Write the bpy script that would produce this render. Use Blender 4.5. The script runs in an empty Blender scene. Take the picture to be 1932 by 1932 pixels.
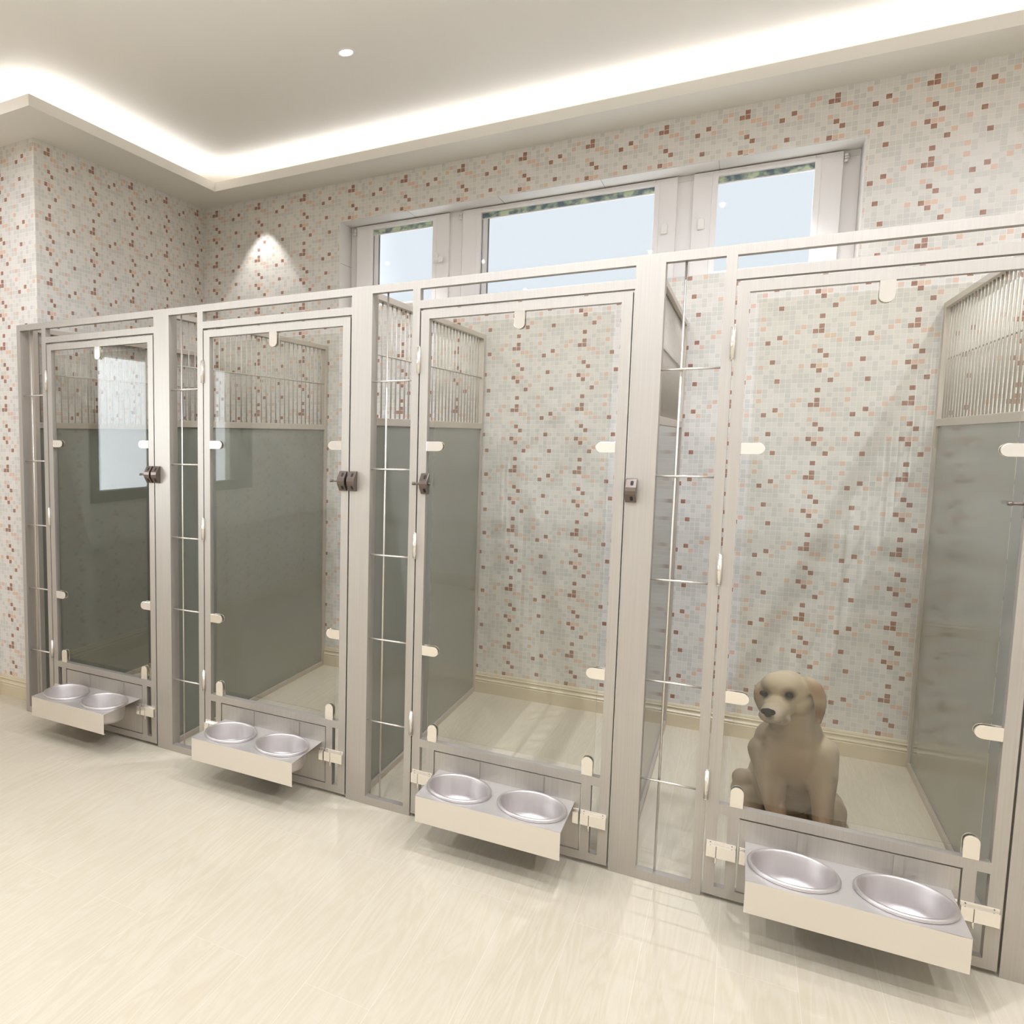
import bpy, bmesh, math, random
from mathutils import Vector, Matrix
PI = math.pi
random.seed(4)
SC = bpy.context.scene
COL = SC.collection

# ------------------------------------------------------------------ helpers
def link(name, mesh, mat=None, parent=None):
    o = bpy.data.objects.new(name, mesh)
    COL.objects.link(o)
    for m in (mat if isinstance(mat, (list, tuple)) else [mat]):
        if m: mesh.materials.append(m)
    if parent: o.parent = parent
    return o

def empty(name, loc=(0, 0, 0)):
    o = bpy.data.objects.new(name, None)
    o.empty_display_size = 0.05
    o.location = loc
    COL.objects.link(o)
    return o

def tag(o, label=None, cat=None, group=None, kind=None):
    if label: o['label'] = label
    if cat: o['category'] = cat
    if group: o['group'] = group
    if kind: o['kind'] = kind
    return o

class MB:
    """collects shapes into one mesh"""
    def __init__(s):
        s.bm = bmesh.new(); s.mi = 0
    def _faces(s, vs, fs):
        v = [s.bm.verts.new(p) for p in vs]
        for f in fs:
            try:
                fc = s.bm.faces.new([v[i] for i in f]); fc.material_index = s.mi
            except ValueError: pass
        return v
    def box(s, x0, x1, y0, y1, z0, z1):
        vs = [(x, y, z) for z in (z0, z1) for y in (y0, y1) for x in (x0, x1)]
        s._faces(vs, [(0, 2, 3, 1), (4, 5, 7, 6), (0, 1, 5, 4), (2, 6, 7, 3), (0, 4, 6, 2), (1, 3, 7, 5)])
        return s
    def tube(s, a, b, r, r2=None, n=12, cap=True, smooth=True):
        a, b = Vector(a), Vector(b); r2 = r if r2 is None else r2
        d = (b - a).normalized()
        u = d.orthogonal().normalized(); w = d.cross(u)
        va, vb = [], []
        for i in range(n):
            t = 2 * PI * i / n; c = u * math.cos(t) + w * math.sin(t)
            va.append(s.bm.verts.new(a + c * r)); vb.append(s.bm.verts.new(b + c * r2))
        for i in range(n):
            j = (i + 1) % n
            f = s.bm.faces.new((va[i], va[j], vb[j], vb[i])); f.smooth = smooth; f.material_index = s.mi
        if cap:
            f = s.bm.faces.new(va[::-1]); f.material_index = s.mi
            f = s.bm.faces.new(vb); f.material_index = s.mi
        return s
    def prism(s, poly, axis, a, b, smooth=False):
        """poly in the two other axes, extruded along axis from a to b"""
        def P(p, t):
            if axis == 'x': return (t, p[0], p[1])
            if axis == 'y': return (p[0], t, p[1])
            return (p[0], p[1], t)
        va = [s.bm.verts.new(P(p, a)) for p in poly]; vb = [s.bm.verts.new(P(p, b)) for p in poly]
        n = len(poly)
        for i in range(n):
            j = (i + 1) % n
            f = s.bm.faces.new((va[i], va[j], vb[j], vb[i])); f.material_index = s.mi; f.smooth = smooth
        f = s.bm.faces.new(va[::-1]); f.material_index = s.mi
        f = s.bm.faces.new(vb); f.material_index = s.mi
        return s
    def lathe(s, prof, c=(0, 0, 0), n=56):
        rings = []
        for r, z in prof:
            if r < 1e-6: rings.append([s.bm.verts.new((c[0], c[1], c[2] + z))])
            else: rings.append([s.bm.verts.new((c[0] + r * math.cos(2 * PI * i / n), c[1] + r * math.sin(2 * PI * i / n), c[2] + z)) for i in range(n)])
        for A, B in zip(rings, rings[1:]):
            for i in range(n):
                j = (i + 1) % n
                if len(A) == 1: f = s.bm.faces.new((A[0], B[j], B[i]))
                elif len(B) == 1: f = s.bm.faces.new((A[i], A[j], B[0]))
                else: f = s.bm.faces.new((A[i], A[j], B[j], B[i]))
                f.smooth = True; f.material_index = s.mi
        return s
    def build(s, name, mat, parent=None, bevel=0):
        bmesh.ops.recalc_face_normals(s.bm, faces=s.bm.faces)
        me = bpy.data.meshes.new(name); s.bm.to_mesh(me); s.bm.free()
        o = link(name, me, mat, parent)
        if bevel:
            m = o.modifiers.new('bevel', 'BEVEL'); m.width = bevel; m.segments = 2; m.limit_method = 'ANGLE'; m.angle_limit = 0.6
        return o

def capsule(hw, hh, n=8, side=1):
    """stadium-ended tab outline: flat end at -hw, round end at +hw"""
    pts = [(-hw, -hh)]
    for i in range(n + 1):
        t = -PI / 2 + PI * i / n
        pts.append((hw - hh + hh * math.cos(t), hh * math.sin(t)))
    pts.append((-hw, hh))
    return pts

def copy_tree(o, parent=None):
    c = o.copy(); COL.objects.link(c); c.parent = parent
    for ch in list(o.children): copy_tree(ch, c)
    return c

# ------------------------------------------------------------------ materials
def lin(r, g, b):
    f = lambda v: (v / 255 / 12.92) if v / 255 <= 0.04045 else ((v / 255 + 0.055) / 1.055) ** 2.4
    return (f(r), f(g), f(b), 1)

class N:
    def __init__(s, name):
        s.m = bpy.data.materials.new(name); s.m.use_nodes = True
        s.t = s.m.node_tree; s.t.nodes.clear()
        s.out = s.t.nodes.new('ShaderNodeOutputMaterial')
    def n(s, typ, **k):
        nd = s.t.nodes.new('ShaderNode' + typ)
        for a, v in k.items(): setattr(nd, a, v)
        return nd
    def L(s, a, b): s.t.links.new(a, b)
    def math(s, op, a, b=None, c=None, clamp=False):
        nd = s.n('Math', operation=op); nd.use_clamp = clamp
        for i, v in enumerate((a, b, c)):
            if v is None: continue
            if isinstance(v, (int, float)): nd.inputs[i].default_value = v
            else: s.L(v, nd.inputs[i])
        return nd.outputs[0]
    def mix(s, fac, a, b):
        nd = s.n('Mix', data_type='RGBA')
        for sock, v in ((nd.inputs[0], fac), (nd.inputs[6], a), (nd.inputs[7], b)):
            if isinstance(v, (tuple, float, int)): sock.default_value = v
            else: s.L(v, sock)
        return nd.outputs[2]
    def bsdf(s, color=None, rough=0.5, metal=0, spec=0.5, **k):
        b = s.n('BsdfPrincipled')
        for nm, v in (('Base Color', color), ('Roughness', rough), ('Metallic', metal), ('Specular IOR Level', spec)):
            if v is None: continue
            if isinstance(v, (tuple, float, int)): b.inputs[nm].default_value = v
            else: s.L(v, b.inputs[nm])
        for nm, v in k.items(): b.inputs[nm].default_value = v
        s.L(b.outputs[0], s.out.inputs[0]); s.b = b
        return b
    def pos(s):
        g = s.n('NewGeometry'); x = s.n('SeparateXYZ'); s.L(g.outputs['Position'], x.inputs[0])
        return g.outputs['Position'], x.outputs
    def bump(s, h, strength=0.1, dist=0.001):
        b = s.n('Bump'); b.inputs['Strength'].default_value = strength; b.inputs['Distance'].default_value = dist
        s.L(h, b.inputs['Height']); s.L(b.outputs[0], s.b.inputs['Normal'])

def plain(name, rgb, rough=0.5, metal=0, spec=0.5, var=0.0, scale=6):
    a = N(name)
    if var:
        p, _ = a.pos(); nz = a.n('TexNoise'); nz.inputs['Scale'].default_value = scale; a.L(p, nz.inputs['Vector'])
        c0 = lin(*rgb); c1 = tuple(min(1, v * (1 + var)) for v in c0[:3]) + (1,); c2 = tuple(v * (1 - var) for v in c0[:3]) + (1,)
        a.bsdf(a.mix(nz.outputs[0], c2, c1), rough, metal, spec)
    else: a.bsdf(lin(*rgb), rough, metal, spec)
    return a.m

def brushed(name, rgb, rough, metal, amp=0.12, sx=260, sz=3):
    """vertical brush marks"""
    a = N(name); p, _ = a.pos()
    mp = a.n('Mapping'); mp.inputs['Scale'].default_value = (sx, sx, sz); a.L(p, mp.inputs[0])
    nz = a.n('TexNoise'); nz.inputs['Scale'].default_value = 1; nz.inputs['Detail'].default_value = 3; a.L(mp.outputs[0], nz.inputs['Vector'])
    c0 = lin(*rgb); hi = tuple(min(1, v * (1 + amp)) for v in c0[:3]) + (1,); lo = tuple(v * (1 - amp) for v in c0[:3]) + (1,)
    r = a.math('MULTIPLY_ADD', nz.outputs[0], 0.12, rough - 0.06)
    a.bsdf(a.mix(nz.outputs[0], lo, hi), r, metal)
    a.bump(nz.outputs[0], 0.06, 0.0004)
    return a.m

D_ = [(0, 0), (14, 1), (0, 1), (8, 2), (6, 3), (0, 5), (1, 6), (7, 7), (14, 8), (0, 9), (2, 11), (8, 11), (0, 13)]
P_ = [(5, 13), (5, 0), (12, 0), (11, 1), (1, 2), (2, 2), (9, 3), (3, 3), (14, 4), (5, 8), (12, 8), (0, 8), (1, 8), (3, 10)]
TP = 0.020704
def mosaic(name, axis, u0, z0):
    a = N(name); p, xyz = a.pos()
    u = a.math('ADD', a.math('DIVIDE', a.math('SUBTRACT', xyz[axis], u0), TP), 0.5 + 3000)
    v = a.math('ADD', a.math('DIVIDE', a.math('SUBTRACT', z0, xyz[2]), TP), 0.5 + 3000)
    cu = a.math('FLOOR', u); cv = a.math('FLOOR', v)
    mu = a.math('FLOORED_MODULO', cu, 15); mv = a.math('FLOORED_MODULO', cv, 15)
    idx = a.math('MULTIPLY_ADD', mv, 15, mu)
    def mask(cells):
        t = None
        for c, r in cells:
            k = a.math('COMPARE', idx, r * 15 + c, 0.5)
            t = k if t is None else a.math('ADD', t, k)
        return t
    dk, pk = mask(D_), mask(P_)
    cx = a.n('CombineXYZ'); a.L(mu, cx.inputs[0]); a.L(mv, cx.inputs[1])
    wn = a.n('TexWhiteNoise', noise_dimensions='2D'); a.L(cx.outputs[0], wn.inputs['Vector'])
    wv = wn.outputs['Value']
    gray = a.math('GREATER_THAN', wv, 0.58)
    cxf = a.n('CombineXYZ'); a.L(cu, cxf.inputs[0]); a.L(cv, cxf.inputs[1])
    wf = a.n('TexWhiteNoise', noise_dimensions='2D'); a.L(cxf.outputs[0], wf.inputs['Vector'])
    base = a.mix(wf.outputs['Value'], lin(219, 213, 203), lin(224, 218, 209))
    gr = a.mix(wv, lin(206, 202, 193), lin(210, 206, 197))
    c = a.mix(gray, base, gr)
    c = a.mix(pk, c, a.mix(wf.outputs['Value'], lin(220, 192, 168), lin(219, 187, 169)))
    nz = a.n('TexNoise'); nz.inputs['Scale'].default_value = 90; a.L(p, nz.inputs['Vector'])
    dkc = a.mix(nz.outputs[0], lin(128, 86, 70), lin(190, 148, 126))
    c = a.mix(dk, c, dkc)
    fu = a.math('FRACT', u); fv = a.math('FRACT', v)
    eu = a.math('MINIMUM', fu, a.math('SUBTRACT', 1, fu)); ev = a.math('MINIMUM', fv, a.math('SUBTRACT', 1, fv))
    e = a.math('MINIMUM', eu, ev)
    gm = a.math('LESS_THAN', e, 0.042)
    c = a.mix(gm, c, lin(234, 226, 214))
    rr = a.math('MULTIPLY_ADD', gm, 0.4, 0.33)
    a.bsdf(c, rr, 0, 0.4)
    a.bump(a.math('MULTIPLY', e, 10, clamp=True), 0.25, 0.0006)
    return a.m

def floor_mat():
    a = N('wood_plank_floor'); p, xyz = a.pos()
    u = a.math('DIVIDE', a.math('SUBTRACT', xyz[0], 1.054 - 174.2), 0.1742)
    cu = a.math('FLOOR', u)
    par = a.math('FLOORED_MODULO', cu, 2)
    v = a.math('DIVIDE', a.math('ADD', xyz[1], a.math('MULTIPLY_ADD', par, -0.632, 0.971 + 126.4)), 1.264)
    cv = a.math('FLOOR', v)
    cx = a.n('CombineXYZ'); a.L(cu, cx.inputs[0]); a.L(cv, cx.inputs[1])
    wn = a.n('TexWhiteNoise', noise_dimensions='2D'); a.L(cx.outputs[0], wn.inputs['Vector'])
    off = a.n('VectorMath', operation='SCALE'); a.L(wn.outputs['Color'], off.inputs[0]); off.inputs['Scale'].default_value = 30
    add = a.n('VectorMath', operation='ADD'); a.L(p, add.inputs[0]); a.L(off.outputs[0], add.inputs[1])
    mp = a.n('Mapping'); mp.inputs['Scale'].default_value = (13, 1.1, 1); a.L(add.outputs[0], mp.inputs[0])
    nz = a.n('TexNoise'); nz.inputs['Scale'].default_value = 1.0; nz.inputs['Detail'].default_value = 5; nz.inputs['Distortion'].default_value = 1.2
    a.L(mp.outputs[0], nz.inputs['Vector'])
    rings = a.math('PINGPONG', a.math('MULTIPLY', nz.outputs[0], 9), 0.5)
    rings = a.math('MULTIPLY', rings, 2)
    mp2 = a.n('Mapping'); mp2.inputs['Scale'].default_value = (160, 4, 1); a.L(add.outputs[0], mp2.inputs[0])
    n2 = a.n('TexNoise'); n2.inputs['Scale'].default_value = 1.0; n2.inputs['Detail'].default_value = 3; a.L(mp2.outputs[0], n2.inputs['Vector'])
    f = a.math('ADD', a.math('MULTIPLY', rings, 0.5), a.math('MULTIPLY', n2.outputs[0], 0.5))
    c = a.mix(f, lin(198, 184, 159), lin(211, 201, 181))
    c = a.mix(a.math('MULTIPLY', wn.outputs['Value'], 0.35), c, lin(206, 195, 174))
    fu = a.math('FRACT', u); fv = a.math('FRACT', v)
    eu = a.math('MULTIPLY', a.math('MINIMUM', fu, a.math('SUBTRACT', 1, fu)), 0.1742)
    ev = a.math('MULTIPLY', a.math('MINIMUM', fv, a.math('SUBTRACT', 1, fv)), 1.264)
    g = a.math('LESS_THAN', a.math('MINIMUM', eu, ev), 0.0007)
    c = a.mix(a.math('MULTIPLY', g, 0.3), c, lin(240, 234, 218))
    a.bsdf(c, 0.42, 0, 0.35)
    a.bump(f, 0.03, 0.001)
    return a.m

def glass_mat(name='clear_glass', tint=(0.935, 0.932, 0.900, 1), k=1.0):
    a = N(name)
    tr = a.n('BsdfTransparent'); tr.inputs[0].default_value = tint
    gl = a.n('BsdfGlossy'); gl.inputs['Roughness'].default_value = 0.0; gl.inputs['Color'].default_value = (1, 1, 1, 1)
    g = a.n('NewGeometry'); dt = a.n('VectorMath', operation='DOT_PRODUCT'); a.L(g.outputs['Normal'], dt.inputs[0]); a.L(g.outputs['Incoming'], dt.inputs[1])
    c1 = a.math('SUBTRACT', 1, a.math('ABSOLUTE', dt.outputs['Value']), clamp=True)
    fr = a.math('MULTIPLY_ADD', a.math('POWER', c1, 5), .96, .04)
    mx = a.n('MixShader'); a.L(a.math('MULTIPLY', fr, k), mx.inputs[0]); a.L(tr.outputs[0], mx.inputs[1]); a.L(gl.outputs[0], mx.inputs[2])
    a.L(mx.outputs[0], a.out.inputs[0])
    return a.m

def emit(name, rgb, s):
    a = N(name); e = a.n('Emission'); e.inputs[0].default_value = rgb; e.inputs[1].default_value = s
    a.L(e.outputs[0], a.out.inputs[0]); return a.m

M = {}
M['steel'] = brushed('brushed_steel', (184, 177, 167), 0.48, 0.62)
M['tray'] = plain('satin_steel_tray', (224, 219, 216), 0.42, 0.8)
M['lipm'] = plain('warm_satin_steel', (222, 213, 200), 0.38, 0.5)
M['rod'] = plain('bright_steel_rod', (225, 217, 206), 0.3, 0.8)
M['pbar'] = plain('satin_bar', (188, 180, 168), 0.5, 0.25)
M['chrome'] = plain('polished_steel', (240, 234, 225), 0.16, 0.85)
M['bowl'] = brushed('spun_steel', (206, 200, 198), 0.48, 1.0, amp=0.05, sx=120, sz=1)
M['panel'] = plain('grey_green_board', (137, 138, 127), 0.13, 0, 0.45)
M['pframe'] = brushed('satin_alloy_frame', (205, 195, 182), 0.45, 0.5, amp=0.04)
M['glass'] = glass_mat()
M['wglass'] = glass_mat('window_glass', (0.98, 0.985, 0.985, 1), .35)
M['latch'] = plain('dark_bronze_metal', (116, 104, 95), 0.3, 0.75)
M['black'] = plain('black_slot_shade', (18, 15, 13), 0.6)
M['white'] = plain('white_pvc', (238, 232, 228), 0.35)
M['ceil'] = plain('ceiling_paint', (244, 238, 228), 0.7)
M['soffit'] = plain('soffit_paint', (232, 226, 215), 0.65)
M['base'] = plain('beige_skirting_stone', (212, 197, 168), 0.35, var=0.05, scale=30)
M['marble'] = plain('white_marble_reveal', (222, 217, 210), 0.3, var=0.05, scale=4)
M['floor'] = floor_mat()
M['tileB'] = mosaic('mosaic_back', 0, 1.036568, 2.768977)
M['tileL'] = mosaic('mosaic_left', 1, 0.21982, 2.7706)
M['tileS'] = mosaic('mosaic_stub', 0, -0.0693 - 8 * TP, 2.7706)
M['plainwall'] = plain('painted_wall', (228, 224, 216), 0.6)
M['cove'] = emit('cove_led', (.96, 0.985, 1.03, 1), 8.2)
M['lamp'] = emit('lamp_disc', (1, 0.97, 0.92, 1), 6)

# ------------------------------------------------------------------ room shell
D = 1.538; YW = 0.124; XS = 0.012; XL = -0.332; XR = 5.0; YF = -4.4; CZ = 2.8; HC = 2.95
LIP = 0.2625
def struct(o): o['kind'] = 'structure'; return o
def wall_with_hole(name, mat, axis, c, t, a0, a1, z0, z1, h):
    """slab with one rectangular hole. axis 'y': plane y=c (thick to c+t) spanning x"""
    m = MB(); h0, h1, hz0, hz1 = h
    for (p0, p1, q0, q1) in ((a0, h0, z0, z1), (h1, a1, z0, z1), (h0, h1, z0, hz0), (h0, h1, hz1, z1)):
        if axis == 'y': m.box(p0, p1, min(c, c + t), max(c, c + t), q0, q1)
        else: m.box(min(c, c + t), max(c, c + t), p0, p1, q0, q1)
    return struct(m.build(name, mat))
WX0, WX1, WZ0, WZ1 = 0.9544, 3.3175, 2.095, 2.59
wall_with_hole('wall_back', M['tileB'], 'y', D, 0.25, XS - 0.2, XR + 0.2, 0, HC, (WX0, WX1, WZ0, WZ1))
struct(MB().box(XS - 0.34, XS, YW + .001, D + 0.2, 0, HC).build('wall_left_recess', M['tileL']))
struct(MB().box(XL - 0.2, XS, YW, YW + 0.001, 0, HC).build('wall_left_return', M['tileS']))
LW = (-2.62, -0.80, 0.97, 1.93)
wall_with_hole('wall_left', M['tileL'], 'x', XL, -0.25, YF - 0.2, YW + 0.2, 0, HC, LW)
struct(MB().box(XR, XR + 0.2, YF - 0.2, D + 0.2, 0, HC).build('wall_right', M['plainwall']))
struct(MB().box(XL - 0.2, XR + 0.2, YF - 0.2, YF, 0, HC).build('wall_front', M['plainwall']))
struct(MB().box(XL - 0.3, XR + 0.3, YF - 0.3, D + 0.3, -0.1, 0).build('floor', M['floor']))
struct(MB().box(XL - 0.3, XR + 0.3, YF - 0.3, D + 0.3, HC, HC + 0.1).build('ceiling', M['ceil']))
# soffit ring: an L-shaped-plan border at 2.8 with an upstand lip at its inner edge
def poly_inner(o):
    # room outline shrunk by o
    return [(XL + o, YF + o), (XR - o, YF + o), (XR - o, D - o), (XS + o, D - o), (XS + o, YW - o), (XL + o, YW - o)]
def ring(o0, o1, z0, z1):
    A, B = poly_inner(o0), poly_inner(o1); m = MB(); n = len(A); bm = m.bm
    vs = [[bm.verts.new((x, y, z)) for x, y in P] for P in (A, B) for z in (z0, z1)]
    a0, a1, b0, b1 = vs
    for i in range(n):
        j = (i + 1) % n
        bm.faces.new((a0[i], a0[j], b0[j], b0[i])); bm.faces.new((a1[i], b1[i], b1[j], a1[j]))
        bm.faces.new((b0[i], b0[j], b1[j], b1[i])); bm.faces.new((a0[i], a1[i], a1[j], a0[j]))
    return m
m = ring(0, LIP - .012, CZ, CZ + 0.012)
so = struct(m.build('trim_1', M['soffit'])); so['label'] = 'soffit border below the cove'
lp = ring(LIP - 0.012, LIP, CZ, CZ + 0.05).build('trim_2', M['soffit']); struct(lp)
# LED strips lying on the soffit behind the lip
def strip(name, x0, x1, y0, y1, label):
    o = MB().box(x0, x1, y0, y1, CZ + 0.0125, CZ + 0.046).build(name, M['cove'])
    tag(o, label, 'light strip', 'cove light strips')
q0 = 0.20; q1 = 0.215
strip('light_strip', XS + q0, XR - q1, D - q1, D - q0, 'glowing white cove light strip above the windows along the back wall')
strip('light_strip', XS + q0, XS + q1, YW - q0, D - q1, 'glowing white cove light strip above the left recess wall')
strip('light_strip', XL + q1, XS + q1, YW - q1, YW - q0, 'short glowing white cove light strip at the far left corner of the ceiling')
strip('light_strip', XL + q0, XL + q1, YF + q1, YW - q1, 'cove light strip along the ceiling above the side window')
strip('light_strip', XR - q1, XR - q0, YF + q1, D - q1, 'cove light strip along the ceiling of the right-hand wall')
strip('light_strip', XL + q1, XR - q1, YF + q0, YF + q1, 'cove light strip along the ceiling of the wall behind')

# baseboards with a moulded profile
BP = [(0, 0), (0.020, 0), (0.020, 0.060), (0.016, 0.063), (0.018, 0.066), (0.0185, 0.070), (0.012, 0.076), (0.009, 0.084), (0.013, 0.088),
      (0.013, 0.092), (0.009, 0.095), (0.008, 0.101), (0.005, 0.108), (0, 0.108)]
def baseboard(name, axis, wall, sgn, a, b):
    m = MB()
    m.prism([(wall + sgn * d, z) for d, z in BP], axis, a, b)
    struct(m.build(name, M['base']))
baseboard('baseboard_back', 'x', D, -1, XS, XR)
baseboard('baseboard_left_recess', 'y', XS, 1, YW, D)
baseboard('baseboard_left_return', 'x', YW, -1, XL, XS + 0.004)
baseboard('baseboard_left', 'y', XL, 1, YF, YW)
baseboard('baseboard_right', 'y', XR, -1, YF, D)
baseboard('baseboard_front', 'x', YF, 1, XL, XR)

# ------------------------------------------------------------------ windows
WY = 1.69
def rect_ring(m, x0, x1, z0, z1, bx, bz0, bz1, y0, y1):
    m.box(x0, x0 + bx, y0, y1, z0, z1); m.box(x1 - bx, x1, y0, y1, z0, z1)
    m.box(x0 + bx, x1 - bx, y0, y1, z0, z0 + bz0); m.box(x0 + bx, x1 - bx, y0, y1, z1 - bz1, z1)
# marble lining of the opening, with its slab joints
m = MB()
m.box(WX0, WX1, D, 1.76, WZ1 - 0.004, WZ1 - 0.0002); m.box(WX0, WX1, D, 1.76, WZ0 + 0.0002, WZ0 + 0.004)
m.box(WX0 + 0.0002, WX0 + 0.004, D, 1.76, WZ0 + .004, WZ1 - .004); m.box(WX1 - 0.004, WX1 - 0.0002, D, 1.76, WZ0 + .004, WZ1 - .004)
m.mi = 1
for x in (1.36, 1.84, 2.32, 2.80): m.box(x, x + 0.0014, D + 0.001, WY, WZ1 - 0.0046, WZ1 - 0.003)
m.box(WX0 + .003, WX0 + .0046, D + .01, WY, 2.36, 2.3614)
struct(m.build('trim_3', [M['marble'], plain('joint_grey', (120, 112, 104), 0.8)]))
# fixed outer frame
m = MB()
for x0, x1 in ((WX0 + .004, 1.035), (1.52, 1.655), (2.60, 2.735), (3.22, WX1 - .004)): m.box(x0, x1, WY + 0.004, 1.76, WZ0 + .03, WZ1 - .03)
m.box(WX0 + .004, WX1 - .004, WY + 0.004, 1.76, WZ1 - 0.030, WZ1 - .004); m.box(WX0 + .004, WX1 - .004, WY + .004, 1.76, WZ0 + .004, WZ0 + .03)
struct(m.build('trim_4', M['white'], bevel=0.002))

M['grey'] = plain('grey_seal', (120, 122, 122), .6)
def reflection_mat():
    a = N('mottled_green_reflection'); p, xyz = a.pos()  # greens imitate trees reflected in the top of the glass
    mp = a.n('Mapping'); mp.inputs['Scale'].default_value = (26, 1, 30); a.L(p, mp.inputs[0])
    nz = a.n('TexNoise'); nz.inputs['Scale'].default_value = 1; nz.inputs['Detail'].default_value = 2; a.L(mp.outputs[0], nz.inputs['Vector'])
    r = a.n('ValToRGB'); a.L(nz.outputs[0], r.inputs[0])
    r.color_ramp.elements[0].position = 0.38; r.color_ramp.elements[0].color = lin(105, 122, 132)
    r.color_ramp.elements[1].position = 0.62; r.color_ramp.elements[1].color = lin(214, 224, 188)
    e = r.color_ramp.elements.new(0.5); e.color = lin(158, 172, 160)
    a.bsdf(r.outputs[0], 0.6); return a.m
M['greenrefl'] = reflection_mat()
def window(n, x0, x1, g0, g1, handle_x, hinge_x, lever):
    zs0, zs1, zg0, zg1 = 2.098, 2.582, 2.1286, 2.558
    m = MB(); m.box(x0, g0, WY - .016, WY + .03, zs0, zs1); m.box(g1, x1, WY - .016, WY + .03, zs0, zs1)
    m.box(g0, g1, WY - .016, WY + .03, zs0, zg0); m.box(g0, g1, WY - .016, WY + .03, zg1, zs1)
    o = struct(m.build('window_%d' % n, M['white'], bevel=0.0025))
    m = MB(); b = 0.021
    m.box(g0 - b, g0 + .002, WY - .020, WY - .0155, zg0 - .012, zg1 + .012); m.box(g1 - .002, g1 + b, WY - .020, WY - .0155, zg0 - .012, zg1 + .012)
    m.box(g0, g1, WY - .020, WY - .0155, zg0 - .012, zg0 + .002); m.box(g0, g1, WY - .020, WY - .0155, zg1 - .002, zg1 + .012)
    m.build('glazing_bead', M['white'], o, bevel=0.001)
    MB().box(g0 - .002, g1 + .002, WY + .004, WY + .010, zg0 - .002, zg1 + .002).build('window_pane', M['wglass'], o)
    # added strip, blurred green reflection painted on; white lower edge; outer frame edges
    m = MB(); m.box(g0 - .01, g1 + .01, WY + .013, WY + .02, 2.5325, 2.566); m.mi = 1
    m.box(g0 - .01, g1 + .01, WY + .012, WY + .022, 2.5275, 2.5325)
    m.build('reflection_strip', [M['greenrefl'], M['white']], o)
    if n < 3:
        m = MB(); m.box(g0 + .004, g0 + .013, WY + .012, WY + .024, zg0 - .002, 2.5275); m.box(g0 + .016, g0 + .031, WY + .012, WY + .018, zg0 - .002, 2.5275)
        m.mi = 1; m.box(g0 - .004, g0 + .0035, WY + .012, WY + .020, zg0 - .002, 2.5275); m.box(g0 + .031, g0 + .037, WY + .012, WY + .020, zg0 - .002, 2.5275)
        m.build('outer_frame_edge', [M['white'], M['grey']], o)
    # hinge
    m = MB()
    for k in range(3): m.tube((hinge_x, WY - .014, 2.536 + .0115 * k), (hinge_x, WY - .014, 2.546 + .0115 * k), .0085, n=14)
    m.build('hinge', M['white'], o)
    # handle: rounded escutcheon plus grip
    m = MB(); hx = handle_x
    pts = [(hx + p[1] * 1, 2.352 + p[0]) for p in capsule(.026, .0135)]
    m.prism(pts, 'y', WY - .030, WY - .016)
    if lever:
        m.box(hx + .022, hx + .047, WY - .045, WY - .03, 2.322, 2.352); m.box(hx - .004, hx + .03, WY - .038, WY - .03, 2.332, 2.346)
    m.build('window_handle', plain('ivory_plastic', (238, 232, 226), 0.3), o, bevel=0.002)
window(1, 1.001, 1.5475, 1.0954, 1.4584, 1.478, .990, True)
window(2, 1.620, 2.635, 1.718, 2.541, 2.588, 1.610, False)
window(3, 2.699, 3.253, 2.796, 3.157, 2.738, 3.264, False)

# side window in the left wall (seen only as a reflection in the doors)
m = MB(); y0, y1, z0, z1 = LW
for (a, b, c_, d_) in ((y0, y0 + .22, z0, z1), (y1 - .075, y1, z0, z1), (y0 + .22, y1 - .075, z0, z0 + .07), (y0 + .22, y1 - .075, z1 - .07, z1)):
    m.box(XL - .06, XL + .012, a + .0005, b - .0005, c_, d_)
w4 = struct(m.build('window_4', plain('dark_window_frame', (92, 84, 76), .5)))
MB().box(XL - .035, XL - .029, y0 + .2, y1 - .05, z0 + .05, z1 - .05).build('window_pane', M['wglass'], w4)

# ------------------------------------------------------------------ kennels
UN = [dict(L0=.0236, L1=.1692, S=.196, R=.841, P=.922), dict(L0=.922, L1=1.0683, S=1.0957, R=1.7532, P=1.832),
      dict(L0=1.832, L1=1.981, S=2.007, R=2.6657, P=2.7431), dict(L0=2.7431, L1=2.8923, S=2.919, R=3.576, P=3.655)]
FD = 0.030   # depth of the face bars
PD = 0.055   # depth of the posts
klabel = ['steel dog kennel at the far left end, against the tiled corner',
          'steel dog kennel second from the left end, bright window reflected in its door',
          'empty steel dog kennel directly left of the one with the dog',
          'steel dog kennel with the sitting dog inside']

def clip_mesh(m, x, z, hw, hh, rot, y0, y1):
    for a, b in ((y0, y1), (y1 + .0125, y1 + .0165)):
        pts = capsule(hw, hh)
        if rot == 'R': q = [(x + p[0], z + p[1]) for p in pts]
        elif rot == 'L': q = [(x - p[0], z + p[1]) for p in pts]
        elif rot == 'U': q = [(x + p[1], z + p[0]) for p in pts]
        else: q = [(x + p[1], z - p[0]) for p in pts]
        m.prism(q, 'y', a, b)

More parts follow.
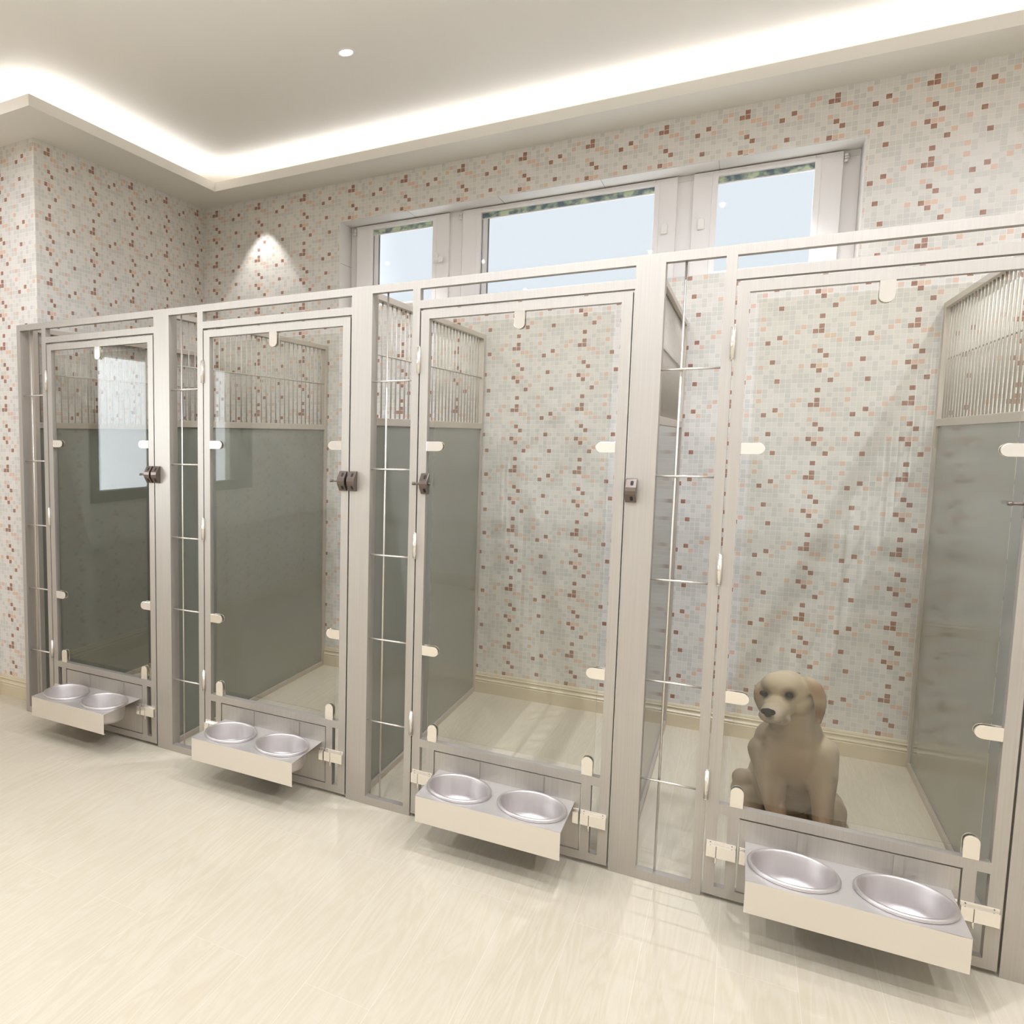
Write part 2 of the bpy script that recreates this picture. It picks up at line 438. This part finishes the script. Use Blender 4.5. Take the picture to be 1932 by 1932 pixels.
def latch_block(m, x0, x1, zc, y):
    """house-profile block with two dark slot decals, flat back at y, point toward the room"""
    h = .0365
    m.mi = 0
    m.prism([(y, zc - h), (y - .010, zc - h + .001), (y - .030, zc - .011), (y - .032, zc), (y - .030, zc + .011), (y - .010, zc + h - .001), (y, zc + h)], 'x', x0, x1)
    m.mi = 1  # thin raised black decals paint the shade of the slot holes
    xc = (x0 + x1) / 2
    for s in (-1, 1):
        n = Vector((0, -.0255, s * .020)).normalized()     # slanted face normal
        c = Vector((xc + .003, y - .0205, zc + s * .0235)); t = Vector((0, n.z, -n.y)); e = Vector((1, 0, 0))
        pts = []
        for i in range(16):
            a = 2 * PI * i / 16; q = math.sin(a) * .0042 + (.0045 if math.sin(a) > 0 else -.0045)
            pts.append(c + e * math.cos(a) * .0045 + t * q)
        va = [m.bm.verts.new(p + n * .0006) for p in pts]; vb = [m.bm.verts.new(p - n * .002) for p in pts]
        f = m.bm.faces.new(va); f.material_index = 1
        for i in range(16):
            f = m.bm.faces.new((va[i], va[(i + 1) % 16], vb[(i + 1) % 16], vb[i])); f.material_index = 1
    m.mi = 0

def plate_with_holes(name, x0, x1, y0, y1, z0, z1, holes, mat, parent):
    cu = bpy.data.curves.new(name, 'CURVE'); cu.dimensions = '2D'; cu.fill_mode = 'BOTH'; cu.extrude = (z1 - z0) / 2
    def sp(pts):
        s = cu.splines.new('POLY'); s.points.add(len(pts) - 1)
        for p, q in zip(s.points, pts): p.co = (q[0], q[1], 0, 1)
        s.use_cyclic_u = True
    sp([(x0, y0), (x1, y0), (x1, y1), (x0, y1)])
    for cx, cy, r in holes: sp([(cx + r * math.cos(2 * PI * i / 48), cy + r * math.sin(2 * PI * i / 48)) for i in range(48)])
    t = bpy.data.objects.new('tmp', cu); COL.objects.link(t)
    bpy.context.view_layer.update()
    me = bpy.data.meshes.new_from_object(t.evaluated_get(bpy.context.evaluated_depsgraph_get()))
    bpy.data.objects.remove(t); bpy.data.curves.remove(cu)
    me.transform(Matrix.Translation((0, 0, (z0 + z1) / 2)))
    me.materials.clear(); me.name = name
    return link(name, me, mat, parent)

bar_mesh = None
def partition(k, xc, parent, open_side):
    """side screen: grey board below, bars above"""
    global bar_mesh
    t = .015; y0, y1 = PD, 1.534
    m = MB()
    m.box(xc - t, xc + t, y0, y0 + .031, 0, 1.896); m.box(xc - t, xc + t, y1 - .031, y1, 0, 1.896)
    m.box(xc - t, xc + t, y0 + .031, y1 - .031, 1.873, 1.896); m.box(xc - t, xc + t, y0 + .031, y1 - .031, 1.4115, 1.4405)
    m.box(xc - t, xc + t, y0 + .031, y1 - .031, 0, .025)
    pf = m.build('side_partition', M['pframe'], parent, bevel=.0015)
    MB().box(xc - .006, xc + .006, y0 + .031, y1 - .031, .025, 1.4115).build('grey_board', M['panel'], pf)
    yb = y0 + .031 + .0175
    while yb < y1 - .05:
        if bar_mesh is None:
            mm = MB(); mm.tube((0, 0, 1.4405), (0, 0, 1.873), .0031, n=10); o = mm.build('bar', M['pbar'], pf); bar_mesh = o.data
        else:
            o = bpy.data.objects.new('bar', bar_mesh); COL.objects.link(o); o.parent = pf
        o.location = (xc, yb, 0); yb += .0475
    MB().tube((xc + .0058, y0 + .031, 1.675), (xc + .0058, y1 - .031, 1.675), .0029, n=10).build('cross_rod', M['pbar'], pf)
    return pf

bowlmesh = None
for k, U in enumerate(UN):
    K = empty('dog_kennel', ((U['L0'] + U['P']) / 2, 0.75, 0))
    tag(K, klabel[k], 'kennel', 'row of steel dog kennels')
    inv = Matrix.Translation(-K.location)
    kids = []
    L0, L1, S, R, P = (U[q] for q in ('L0', 'L1', 'S', 'R', 'P'))
    # fixed face frame
    m = MB(); left = 0.0 if k == 0 else L0
    m.box(R, P, 0, PD, 0, 1.9)                                   # wide post
    if k == 0: m.box(0, L0, 0, PD, 0, 1.9)
    m.box(L0, R, 0, FD, 1.8724, 1.9)                             # top beam
    m.box(L1, S, 0, FD, 0, 1.8724)                               # slim stile
    m.box(S, R, 0, FD, 1.8052, 1.8324)                           # door head
    m.box(L0, L1, 0, FD, 0, .0293)                               # sill under the side grille
    f = m.build('face_frame', M['steel'], K)
    # side grille rods
    m = MB(); xb = L0 + .051
    m.tube((xb, .020, .0293), (xb, .020, 1.8724), .0032, n=10)
    for j in range(5):
        z = .3206 + .3113 * j; m.tube((L0, .0145, z), (L1, .0145, z), .0032, n=10)
    m.build('side_grille', M['rod'], K)
    # partitions
    partition(k, (R + P) / 2 - .0045, K, 1)
    if k == 0: partition(k, .0385, K, 0)
    # ---- door
    a, b = S + .0043, R - .005
    w = .029
    m = MB()
    dy0, dy1 = 0.0, .026
    m.box(a, a + w, dy0, dy1, .0135, 1.797); m.box(b - w, b, dy0, dy1, .0135, 1.797)
    m.box(a + w, b - w, dy0, dy1, 1.769, 1.797); m.box(a + w, b - w, dy0, dy1, .2665, .295); m.box(a + w, b - w, dy0, dy1, .0135, .040)
    m.box(a + .054, a + .081, dy0, dy1, .040, .2665); m.box(b - .081, b - .054, dy0, dy1, .040, .2665)
    door = m.build('kennel_door', M['steel'], K)
    MB().box(a + .051, b - .051, .009, .0155, .318, 1.7455).build('glass_pane', M['glass'], door)
    cl = [(a + w + .029, 1.3375, .029, .0165, 'R'), (b - w - .0275, 1.338, .0275, .0165, 'L'),
          (a + w + .029, .620, .029, .0175, 'R'), (b - w - .0275, .630, .0275, .0175, 'L'),
          (a + .0725, .3255, .0305, .0165, 'U'), (b - .0685, .3255, .0305, .0165, 'U'), ((a + b) / 2 + .001, 1.741, .0285, .0165, 'D')]
    for c_ in cl:
        m = MB(); clip_mesh(m, *c_, -.0015, .0045)
        # short core that joins both plates next to the frame
        x, z, hw, hh, r = c_
        if r == 'R': m.box(x - hw + .0005, x - hw + .012, .003, .0145, z - hh * .8, z + hh * .8)
        elif r == 'L': m.box(x + hw - .012, x + hw - .0005, .003, .0145, z - hh * .8, z + hh * .8)
        elif r == 'U': m.box(x - hh * .8, x + hh * .8, .003, .0145, z - hw + .0005, z - hw + .012)
        else: m.box(x - hh * .8, x + hh * .8, .003, .0145, z + hw - .012, z + hw - .0005)
        m.build('glass_clip', M['chrome'], door, bevel=.001)
    for zc in (1.632, .990, .348):
        m = MB(); m.tube((a - .0045, -.004, zc - .0435), (a - .0045, -.004, zc + .0435), .0062, n=16)
        m.tube((a - .0045, -.004, zc - .0465), (a - .0045, -.004, zc - .0435), .0045, n=12); m.tube((a - .0045, -.004, zc + .0435), (a - .0045, -.004, zc + .0465), .0045, n=12)
        m.build('hinge', M['chrome'], door)
    # bolts at the bottom corners
    for s, x0, x1 in (('l', a + .004, a + .078), ('r', b - .081, b - .006)):
        m = MB(); m.box(x0, x1, -.016, 0, .136, .172); m.box(x0, x1, -.0045, 0, .172, .182)
        m.tube(((x0 + x1) / 2 - .012, -.012, .136), ((x0 + x1) / 2 - .012, -.012, .118), .0026, n=8)
        m.mi = 1
        for xx in (x0 + .010, x1 - .010): m.tube((xx, -.0050, .177), (xx, -.0040, .177), .0018, n=10)
        xs = (x0 + x1) / 2 - .012; m.box(xs - .0009, xs + .0009, -.0164, -.0158, .136, .172)
        m.build('door_bolt', [M['chrome'], M['latch']], door, bevel=.0008)
    # bronze latch
    if k in (0, 1, 3):
        m = MB(); latch_block(m, b - .0325, b - .0035, 1.209, 0)
        m.tube((b - .066, -.016, 1.209), (b - .056, -.016, 1.209), .0052, n=14); m.tube((b - .057, -.016, 1.209), (b - .0325, -.016, 1.209), .0038, n=14)
        m.build('latch', [M['latch'], M['black']], door, bevel=.0012)
    else:
        m = MB(); latch_block(m, a + .0155, a + .0435, 1.209, 0)
        m.tube((a - .0135, -.016, 1.209), (a - .001, -.016, 1.209), .0055, n=14); m.tube((a - .002, -.016, 1.209), (a + .0155, -.016, 1.209), .0040, n=14)
        m.tube((a + .0435, -.016, 1.209), (a + .050, -.016, 1.209), .0052, n=14)
        m.build('latch', [M['latch'], M['black']], door, bevel=.0012)
    m = MB(); latch_block(m, R + .0005, R + .0305, 1.209, 0)
    m.build('latch_keeper', [M['latch'], M['black']], K, bevel=.0015)
    # ---- feeding hatch with its tray
    h0, h1 = a + .081, b - .081
    m = MB(); m.box(h0 + .0035, h1 - .0035, .002, .010, .0435, .2615)
    hatch = m.build('feeding_hatch', M['steel'], K)
    cx = (h0 + h1) / 2; hw = min(.2245, (h1 - h0) / 2 - .018)
    bx = [(cx - .1165, -.1165), (cx + .1165, -.1165)]
    T = plate_with_holes('feeding_tray', cx - hw, cx + hw, -.2335, .002, .1975, .1995, [(x, y, .0975) for x, y in bx], M['tray'], hatch)
    m = MB(); m.box(cx - hw, cx + hw, -.2335, -.2315, .110, .1976); m.box(cx - hw, cx + hw, -.2315, -.224, .110, .1118)
    m.build('tray_front', M['lipm'], hatch, bevel=.0008)
    for sx in (-.092, .117):
        m = MB(); m.box(cx + sx - .0105, cx + sx + .0105, -.0015, .002, .1995, .2600); m.box(cx + sx - .0105, cx + sx + .0105, -.012, -.0015, .1995, .2015)
        m.build('bracket', M['steel'], hatch)
    for x0, x1 in ((h0 + .005, h0 + .021), (h1 - .023, h1 - .005)):
        m = MB(); m.box(x0, x1, -.015, .002, .134, .172); m.box(x0, x1, -.003, .002, .172, .181)
        m.build('bolt_keeper', M['chrome'], hatch, bevel=.001)
    # reposition children so that their origin stays the empty's
    for ch in list(K.children): ch.matrix_parent_inverse = inv
    # ---- bowls
    for j, (x, y) in enumerate(bx):
        if bowlmesh is None:
            m = MB()
            m.lathe([(0, .002), (.055, .002), (.068, .004), (.080, .010), (.086, .022), (.0905, .074), (.0925, .0785), (.0935, .0840), (.0950, .0872), (.0990, .0885), (.1030, .0872), (.1048, .0840), (.1045, .0790),
                     (.1030, .0773), (.0965, .0770), (.0945, .0730), (.0925, .0715), (.0885, .020), (.082, .007), (.069, .0005), (.055, -.001), (0, -.001)])
            o = m.build('dog_bowl', M['bowl']); bowlmesh = o.data
        else:
            o = bpy.data.objects.new('dog_bowl', bowlmesh); COL.objects.link(o)
        o.location = (x, y, .1995 - .0772)
        side = 'left' if j == 0 else 'right'
        where = ['in the tray of the kennel at the far left end', 'in the tray of the second kennel from the left end',
                 'in the tray of the empty kennel beside the dog', 'in the feeding tray in front of the sitting dog'][k]
        tag(o, '%s steel dog bowl %s' % (side, where), 'bowl', 'steel bowls in the kennel feeding trays')

# ------------------------------------------------------------------ downlights
def downlight(x, y, label, wide=158, power=1):
    t = empty('downlight', (x, y, HC)); tag(t, label, 'ceiling light', 'recessed ceiling downlights')
    m = MB(); m.lathe([(.0255, .004), (.0265, -.002), (.030, -.005), (.038, -.005), (.0405, -.002), (.0405, 0)], (0, 0, 0), 40)
    m.build('trim_ring', M['white'], t)
    m = MB(); m.lathe([(0, -.002), (.0262, -.002)], (0, 0, 0), 32); m.build('lamp_lens', M['lamp'], t)
    l = bpy.data.lights.new('downlight_lamp', 'SPOT'); l.energy = LAMP_W * power; l.color = (.89, .955, 1.09); l.spot_size = math.radians(wide); l.spot_blend = 1 if wide < 140 else .5; l.shadow_soft_size = .008 if y > 0 else .014
    o = bpy.data.objects.new('downlight_lamp', l); COL.objects.link(o); o.location = (0, 0, -.012); o.rotation_euler = (.13 if y > 0 else 0, 0, 0); o.parent = t
LAMP_W = 48
downlight(1.4944, .4677, 'small round recessed downlight, the only one in view on the ceiling', 70, 1.9)
for i, (x, y) in enumerate([(2.75, .468), (4.0, .468), (2.75, -.35), (4.0, -.35), (.9, -1.2), (.15, -.8), (2.2, -1.6), (3.5, -1.6), (.9, -2.8), (2.2, -2.9), (3.6, -2.9)]):  # all out of view; kennel ones and the far-left one added as fill
    downlight(x, y, 'unseen small round recessed ceiling downlight over the ' + ('kennels, added to brighten them' if y > 0 else 'open floor'), 70 if y > 0 else 172, 1.9 if y > 0 else (.35 if x < .2 else 1))
# wall-washing spots tucked at the soffit by the back wall
for x in (.46, 1.28, 2.16, 3.05, 4.05):
    l = bpy.data.lights.new('wall_spot', 'SPOT'); l.energy = 17; l.color = (.96, .98, 1); l.spot_size = math.radians(64); l.spot_blend = .35; l.shadow_soft_size = .015
    o = bpy.data.objects.new('wall_spot', l); COL.objects.link(o); o.location = (x, D - .125, CZ - .004)

# ------------------------------------------------------------------ dog
def make_dog():
    # body lofted from overlapping tapered capsules, then fused into one skin
    Y = lambda u, v, y: v
    bm = bmesh.new()
    def ball(c, r, rx=1, ry=1, rz=1, rot=None):
        mt = Matrix.Translation(c)
        if rot: mt = mt @ rot
        mt = mt @ Matrix.Diagonal((r * rx, r * ry, r * rz, 1))
        bmesh.ops.create_icosphere(bm, subdivisions=3, radius=1, matrix=mt)
    def limb(pts, steps=9):
        for (a, ra), (b, rb) in zip(pts, pts[1:]):
            for i in range(steps + 1):
                t = i / steps; c = Vector(a).lerp(Vector(b), t); ball(c, ra + (rb - ra) * t)
    B = DOG
    for it in B['balls']: ball(*it[:2], *(it[2] if len(it) > 2 else ()), **({'rot': it[3]} if len(it) > 3 else {}))
    for it in B['limbs']: limb(it)
    me = bpy.data.meshes.new('dog'); bm.to_mesh(me); bm.free()
    o = link('dog', me)
    r = o.modifiers.new('fuse', 'REMESH'); r.mode = 'VOXEL'; r.voxel_size = .0042
    s = o.modifiers.new('soft', 'SMOOTH'); s.factor = .6; s.iterations = 10
    bpy.context.view_layer.update()
    me2 = bpy.data.meshes.new_from_object(o.evaluated_get(bpy.context.evaluated_depsgraph_get()))
    o.modifiers.clear(); o.data = me2; bpy.data.meshes.remove(me)
    for p in me2.polygons: p.use_smooth = True
    # coat colour by anatomical area, plus top light painted on the head
    ca = me2.color_attributes.new('coat', 'FLOAT_COLOR', 'POINT')
    base = Vector(lin(176, 156, 130)[:3])
    spots = DOG['spots']
    for v in me2.vertices:
        c = base.copy()
        for p, rad, col, k in spots:
            d = (v.co - Vector(p)).length / rad
            if d < 1: c = c.lerp(Vector(lin(*col)[:3]), k * (1 - d * d) ** 1.3)
        ca.data[v.index].color = (c[0], c[1], c[2], 1)
    a = N('dog_coat'); at = a.n('Attribute', attribute_name='coat')
    p, _ = a.pos(); nz = a.n('TexNoise'); nz.inputs['Scale'].default_value = 300; a.L(p, nz.inputs['Vector'])
    a.bsdf(at.outputs['Color'], .55, 0, .25); a.b.inputs['Sheen Weight'].default_value = .15
    a.bump(nz.outputs[0], .15, .0008)
    me2.materials.append(a.m)
    tag(o, 'tan short-haired dog with drooping ears sitting inside the kennel', 'dog')
    return o

def px(u, v, y):
    """point at distance y (metres) behind the kennel fronts"""
    return Vector(DOGPT(u, v, y))
CAM = Vector((2.961, -2.6008, 1.36975)); YAW, PIT, FPX, CXP = -.571100, -.0963006, 1467.0037, 458.6287
def DOGPT(u, v, y):
    cy, sy, cp, sp = math.cos(YAW), math.sin(YAW), math.cos(PIT), math.sin(PIT)
    f = Vector((sy * cp, cy * cp, sp)); r = Vector((cy, -sy, 0)); up = r.cross(f)
    d = f + r * ((u - CXP) / FPX) - up * ((v - 966) / FPX)
    return CAM + d * ((y - CAM.y) / d.y)
#DOGDEF
def R_(ax, deg): return Matrix.Rotation(math.radians(deg), 4, ax)
nose = px(1449, 1344, .352)
DOG = dict(
    balls=[
        (px(1486, 1299, .525), .066, (1.02, 1.12, .92)),          # skull
        (px(1478, 1292, .50), .057, (1.08, 1.0, .74)),            # brow
        (px(1501, 1322, .525), .058, (.90, 1.0, 1.0)),            # cheek far side
        (px(1515, 1345, .545), .050, (.9, .9, 1.0)),
        (px(1468, 1333, .465), .045, (1.0, 1.0, .95)),            # muzzle root
        (px(1459, 1345, .42), .037, (1.0, 1.0, .84)),
        (px(1453, 1351, .385), .031, (1.05, 1.0, .78)),
        (px(1472, 1356, .43), .033, (.95, 1.0, .6)),
        (px(1450, 1325, .50), .040, (.8, 1.0, 1.1)),            # lip
        (px(1495, 1425, .575), .100, (1.14, .95, 1.15)),          # chest
        (px(1492, 1400, .575), .090, (1.18, .95, .95)),
        (px(1493, 1455, .62), .090, (1.06, 1.0, .95)),
        (px(1482, 1470, .70), .110, (1.05, 1.15, 1.05)),
        (px(1484, 1515, .80), .118, (1.15, 1.05, 1.0)),           # rump
    ],
    limbs=[
        [(px(1500, 1345, .54), .058), (px(1500, 1390, .57), .082)],
        [(px(1442, 1415, .56), .050), (px(1455, 1462, .53), .047), (px(1460, 1512, .50), .032), (px(1470, 1562, .475), .026), (px(1476, 1596, .455), .024)],
        [(px(1548, 1418, .56), .052), (px(1549, 1462, .53), .047), (px(1552, 1515, .50), .032), (px(1553, 1575, .475), .027), (px(1554, 1608, .455), .026)],
        [(px(1479, 1598, .455), .025), (px(1481, 1607, .425), .023)],
        [(px(1556, 1613, .455), .027), (px(1559, 1624, .425), .025)],
        [(px(1455, 1500, .78), .075), (px(1402, 1468, .66), .036)],   # left thigh up to the knee
        [(px(1425, 1520, .76), .075), (px(1405, 1490, .66), .045), (px(1418, 1540, .66), .045)],
        [(px(1402, 1470, .66), .034), (px(1425, 1540, .66), .034), (px(1440, 1572, .62), .026), (px(1447, 1592, .55), .024)],
        [(px(1545, 1520, .76), .075), (px(1565, 1530, .68), .050), (px(1572, 1575, .62), .032), (px(1583, 1607, .56), .026), (px(1587, 1618, .52), .025)],
    ], spots=[])
def ear(root, mid, tip, w, th):
    out = []; n = 14
    for i in range(n + 1):
        t = i / n
        c = root.lerp(mid, t).lerp(mid.lerp(tip, t), t)
        ww = w * (.62 + .38 * math.sin(PI * min(1, t * 1.5))) if t < .5 else w * (1 - .55 * ((t - .5) / .5) ** 1.6)
        out.append((c, 1, (ww, th, .015)))
    return out
DOG['balls'] += ear(px(1524, 1283, .50), px(1556, 1300, .475), px(1545, 1360, .475), .0215, .010)
DOG['balls'] += ear(px(1446, 1284, .52), px(1417, 1300, .50), px(1436, 1338, .49), .0125, .012)
brown = (150, 108, 76); dark = (78, 56, 42)
DOG['spots'] = [(px(1484, 1300, .46), .12, (205, 186, 156), .8), (px(1547, 1305, .46), .052, (138, 102, 68), .95), (px(1546, 1345, .465), .042, (124, 90, 60), .95), (px(1431, 1312, .50), .036, (132, 98, 66), .95),  # first spot: head painted lighter as if lit from above
                (px(1489, 1311, .445), .030, (86, 60, 44), .85), (px(1440, 1307, .46), .028, (86, 60, 44), .85),
                (px(1460, 1350, .38), .055, (205, 190, 172), .6), (px(1455, 1362, .37), .022, (80, 62, 52), .7), (px(1470, 1366, .385), .016, (80, 62, 52), .6), (px(1484, 1360, .40), .014, (80, 62, 52), .6),
                (px(1500, 1450, .46), .11, (150, 112, 78), .55), (px(1470, 1540, .47), .11, (150, 112, 80), .6), (px(1550, 1540, .47), .11, (150, 112, 80), .6),
                (px(1487, 1262, .50), .06, (220, 204, 178), .6), (px(1452, 1353, .352), .018, (70, 55, 48), .7), (px(1490, 1312, .452), .019, (40, 28, 22), .95), (px(1441, 1308, .468), .018, (40, 28, 22), .95)]  # first spot: crown brightened as by overhead light
dog = make_dog()
eye_m = plain('dark_eye', (16, 10, 8), .28, 0, .12)
for u, v, y, r in ((1489.5, 1312, .447, .0120), (1440.5, 1308, .466, .0115)):
    m = MB(); bmesh.ops.create_uvsphere(m.bm, u_segments=20, v_segments=12, radius=r, matrix=Matrix.Translation(px(u, v, y)) @ Matrix.Diagonal((1, 1, .85, 1)))
    for f in m.bm.faces: f.smooth = True
    m.build('eye', eye_m, dog)
m = MB()
for dx, dz, r in ((0, .001, .0145), (-.0095, .002, .011), (.0095, .002, .011), (0, -.008, .0095)):
    bmesh.ops.create_uvsphere(m.bm, u_segments=18, v_segments=12, radius=r, matrix=Matrix.Translation(nose + Vector((dx, 0, dz))) @ Matrix.Diagonal((1, .8, .85, 1)))
for f in m.bm.faces: f.smooth = True
m.build('nose', plain('dark_nose', (24, 18, 16), .5, 0, .12), dog)

# ------------------------------------------------------------------ sky
w = bpy.data.worlds.new('daylight'); SC.world = w; w.use_nodes = True
nt = w.node_tree; nt.nodes.clear()
out = nt.nodes.new('ShaderNodeOutputWorld'); bg = nt.nodes.new('ShaderNodeBackground')
tc = nt.nodes.new('ShaderNodeTexCoord'); sp = nt.nodes.new('ShaderNodeSeparateXYZ'); nt.links.new(tc.outputs['Generated'], sp.inputs[0])
mr = nt.nodes.new('ShaderNodeMapRange'); nt.links.new(sp.outputs[0], mr.inputs[0])
mr.inputs['From Min'].default_value = -.35; mr.inputs['From Max'].default_value = -.8
mr.inputs['To Min'].default_value = 1.0; mr.inputs['To Max'].default_value = SUNNY = 11.0
mr.interpolation_type = 'SMOOTHSTEP'
bg.inputs[0].default_value = (.745, .805, .865, 1); nt.links.new(mr.outputs[0], bg.inputs[1]); nt.links.new(bg.outputs[0], out.inputs[0])

# ------------------------------------------------------------------ camera
cam = bpy.data.cameras.new('camera'); co = bpy.data.objects.new('camera', cam); COL.objects.link(co)
co.location = CAM; co.rotation_euler = (PI / 2 + PIT, 0, -YAW)
cam.sensor_width = 36; cam.lens = FPX / 1932 * 36; cam.shift_x = (966 - CXP) / 1932; cam.shift_y = 0; cam.clip_start = .02
SC.camera = co

vs = SC.view_settings; vs.view_transform = 'Standard'; vs.look = 'None'; vs.gamma = 1; vs.exposure = 0.14; vs.use_curve_mapping = False
c = SC.cycles; c.use_denoising = True; c.use_adaptive_sampling = True; c.adaptive_threshold = .05; c.adaptive_min_samples = 12; c.max_bounces = 8; c.diffuse_bounces = 4; c.glossy_bounces = 4; c.transmission_bounces = 4; c.transparent_max_bounces = 16
c.sample_clamp_indirect = 6; c.caustics_reflective = False; c.caustics_refractive = False
